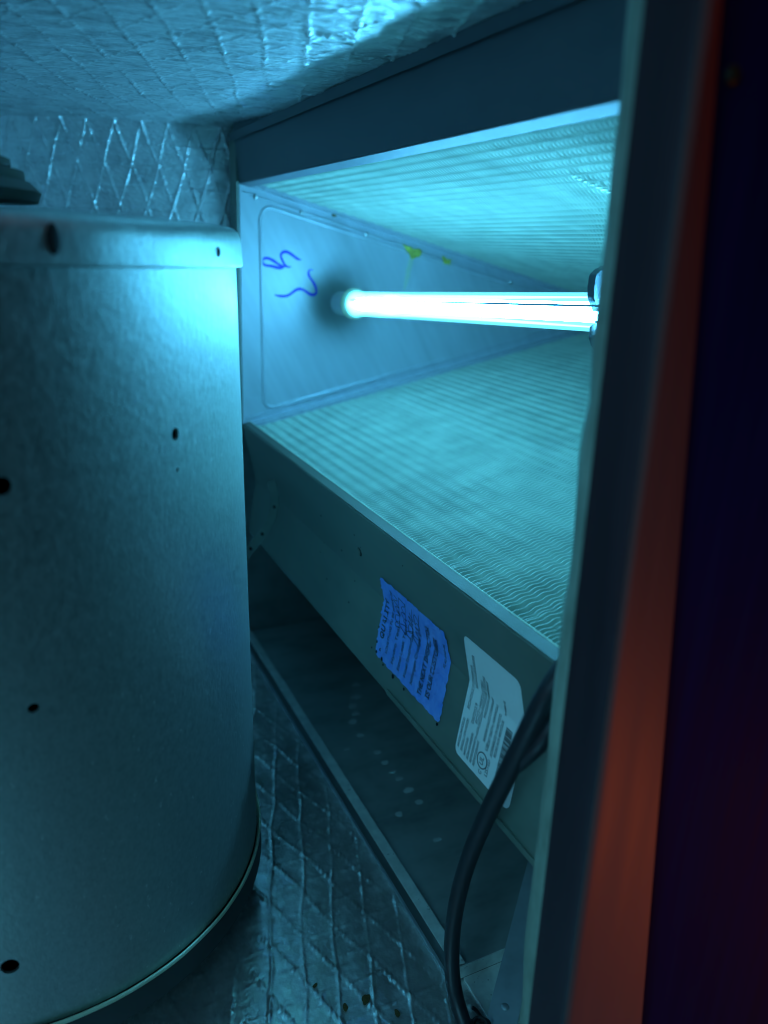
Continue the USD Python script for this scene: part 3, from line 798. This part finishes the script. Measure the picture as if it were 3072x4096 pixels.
# ------------------------------------------------------------------ debris on the floor
for k, (x, y, r, lab) in enumerate(((-0.0724, -0.4026, 0.0022, "small brown flake on the floor foil, the one farthest from the black cord"),
                                    (-0.0480, -0.4228, 0.0048, "largest jagged brown flake on the floor foil near the black cord"),
                                    (-0.0608, -0.4228, 0.0027, "brown flake on the floor foil just left of the largest flake"),
                                    (-0.0343, -0.4387, 0.0028, "brown flake on the floor foil nearest the black cord"))):
    r *= 0.7
    pg = ragged(Point(0, 0).buffer(r), r * 0.55, 50 + k, 0.0006)
    m = extrude_z(pg, 0, 0.0004)
    m.vertices[:, 0] *= 1.25; m.vertices[:, 1] *= 0.7
    m.apply_transform(trimesh.transformations.rotation_matrix(0.5 + 0.4 * k, [0, 0, 1]))
    m.apply_translation([x, y, ZF + 0.0012])
    obj("rust_flake", m, M_rust, label=lab, cat="flake", group="brown flakes on the floor foil")

# ------------------------------------------------------------------ cabinet door jamb, close to the camera
jamb = thing("cabinet_jamb", "blurred folded cabinet jamb close by with pale insulation edge and front painted reddish brown for warm light", "door jamb")


def loft(secs):
    """secs: list over height of (z, [(x, y) ...]) open polylines, returns a double sided sheet"""
    v = np.vstack([np.c_[np.array(p), np.full(len(p), z)] for z, p in secs])
    n = len(secs[0][1]); f = []
    for i in range(len(secs) - 1):
        for j in range(n - 1):
            f.append([i * n + j, i * n + j + 1, (i + 1) * n + j + 1, (i + 1) * n + j])
    return v, np.array(f)


ZT_, ZB_ = 0.17, -0.40
# x of the pale edge at the top and at the bottom
def X(zt, zb, z):
    return zb + (zt - zb) * (z - ZB_) / (ZT_ - ZB_)


zs = np.linspace(-0.75, 0.30, 110)  # height extended past the view to block the warm light
ed = (meshkit.noise(np.c_[zs * 60, 0 * zs, 0 * zs], 3) - 0.5) * 0.0012 + (meshkit.noise(np.c_[zs * 22, 0 * zs, 0 * zs], 6) - 0.5) * 0.0024 + np.exp(-((zs - 0.012) / 0.012) ** 2) * 0.0025
obj("insulation_edge", loft([(z, [(X(-.020, -.0, z) + 0.03, -0.520), (X(-.0300, -.0145, z) + e, -0.520), (X(-.0365, -.0215, z) + e, -0.5300), (X(-.0365, -.0225, z) + e, -0.5400), (X(-.034, -.020, z) + e, -0.5415), (X(-.02, -.0, z), -0.5415)]) for z, e in zip(zs, ed)]), M_foam, jamb, smooth=30)
def ln(z, z1, x1, z2, x2):
    return x1 + (x2 - x1) * (z - z1) / (z2 - z1)


BD = [ln(z, 0.11, -0.0425, -0.21, -0.0325) for z in zs]      # ridge between the dark fold and the front strip
SR = [ln(z, 0.11, -0.0290, -0.24, 0.0180) for z in zs]       # right edge of the front strip
FL = [X(-.0372, -.0230, z) for z in zs]
obj("front_fold", loft([(z, [(l + .001, -0.5420), (min(l, bd - .003), -0.5450), (min(l + .0012, bd - .0022), -0.5480), (bd - .0012, -0.5545), (bd, -0.5590), (bd + .001, -0.5605)]) for z, bd, l in zip(zs, BD, FL)]), M_fold, jamb, smooth=60)
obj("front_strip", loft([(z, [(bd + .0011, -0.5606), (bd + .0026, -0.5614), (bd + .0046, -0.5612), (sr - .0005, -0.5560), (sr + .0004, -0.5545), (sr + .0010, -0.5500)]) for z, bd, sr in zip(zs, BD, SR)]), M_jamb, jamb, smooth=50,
    label="front strip of the jamb, reddish brown painted in for warm light")
obj("side_panel", loft([(z, [(sr + .0010, -0.5500), (sr + 0.012, -0.5505), (sr + .05, -0.5515), (0.13, -0.5530), (0.24, -0.5540), (1.30, -0.5540)]) for z, sr in zip(zs, SR)]), M_jamb_dark, jamb, smooth=20)  # far end run on unseen to keep the warm light out
b2 = trimesh.creation.icosphere(2, 0.0026); b2.vertices *= [1, .5, 1]; b2.apply_translation([-0.0185, -0.5520, 0.104])
obj("screw_head", b2, M_motor, jamb, smooth=True)
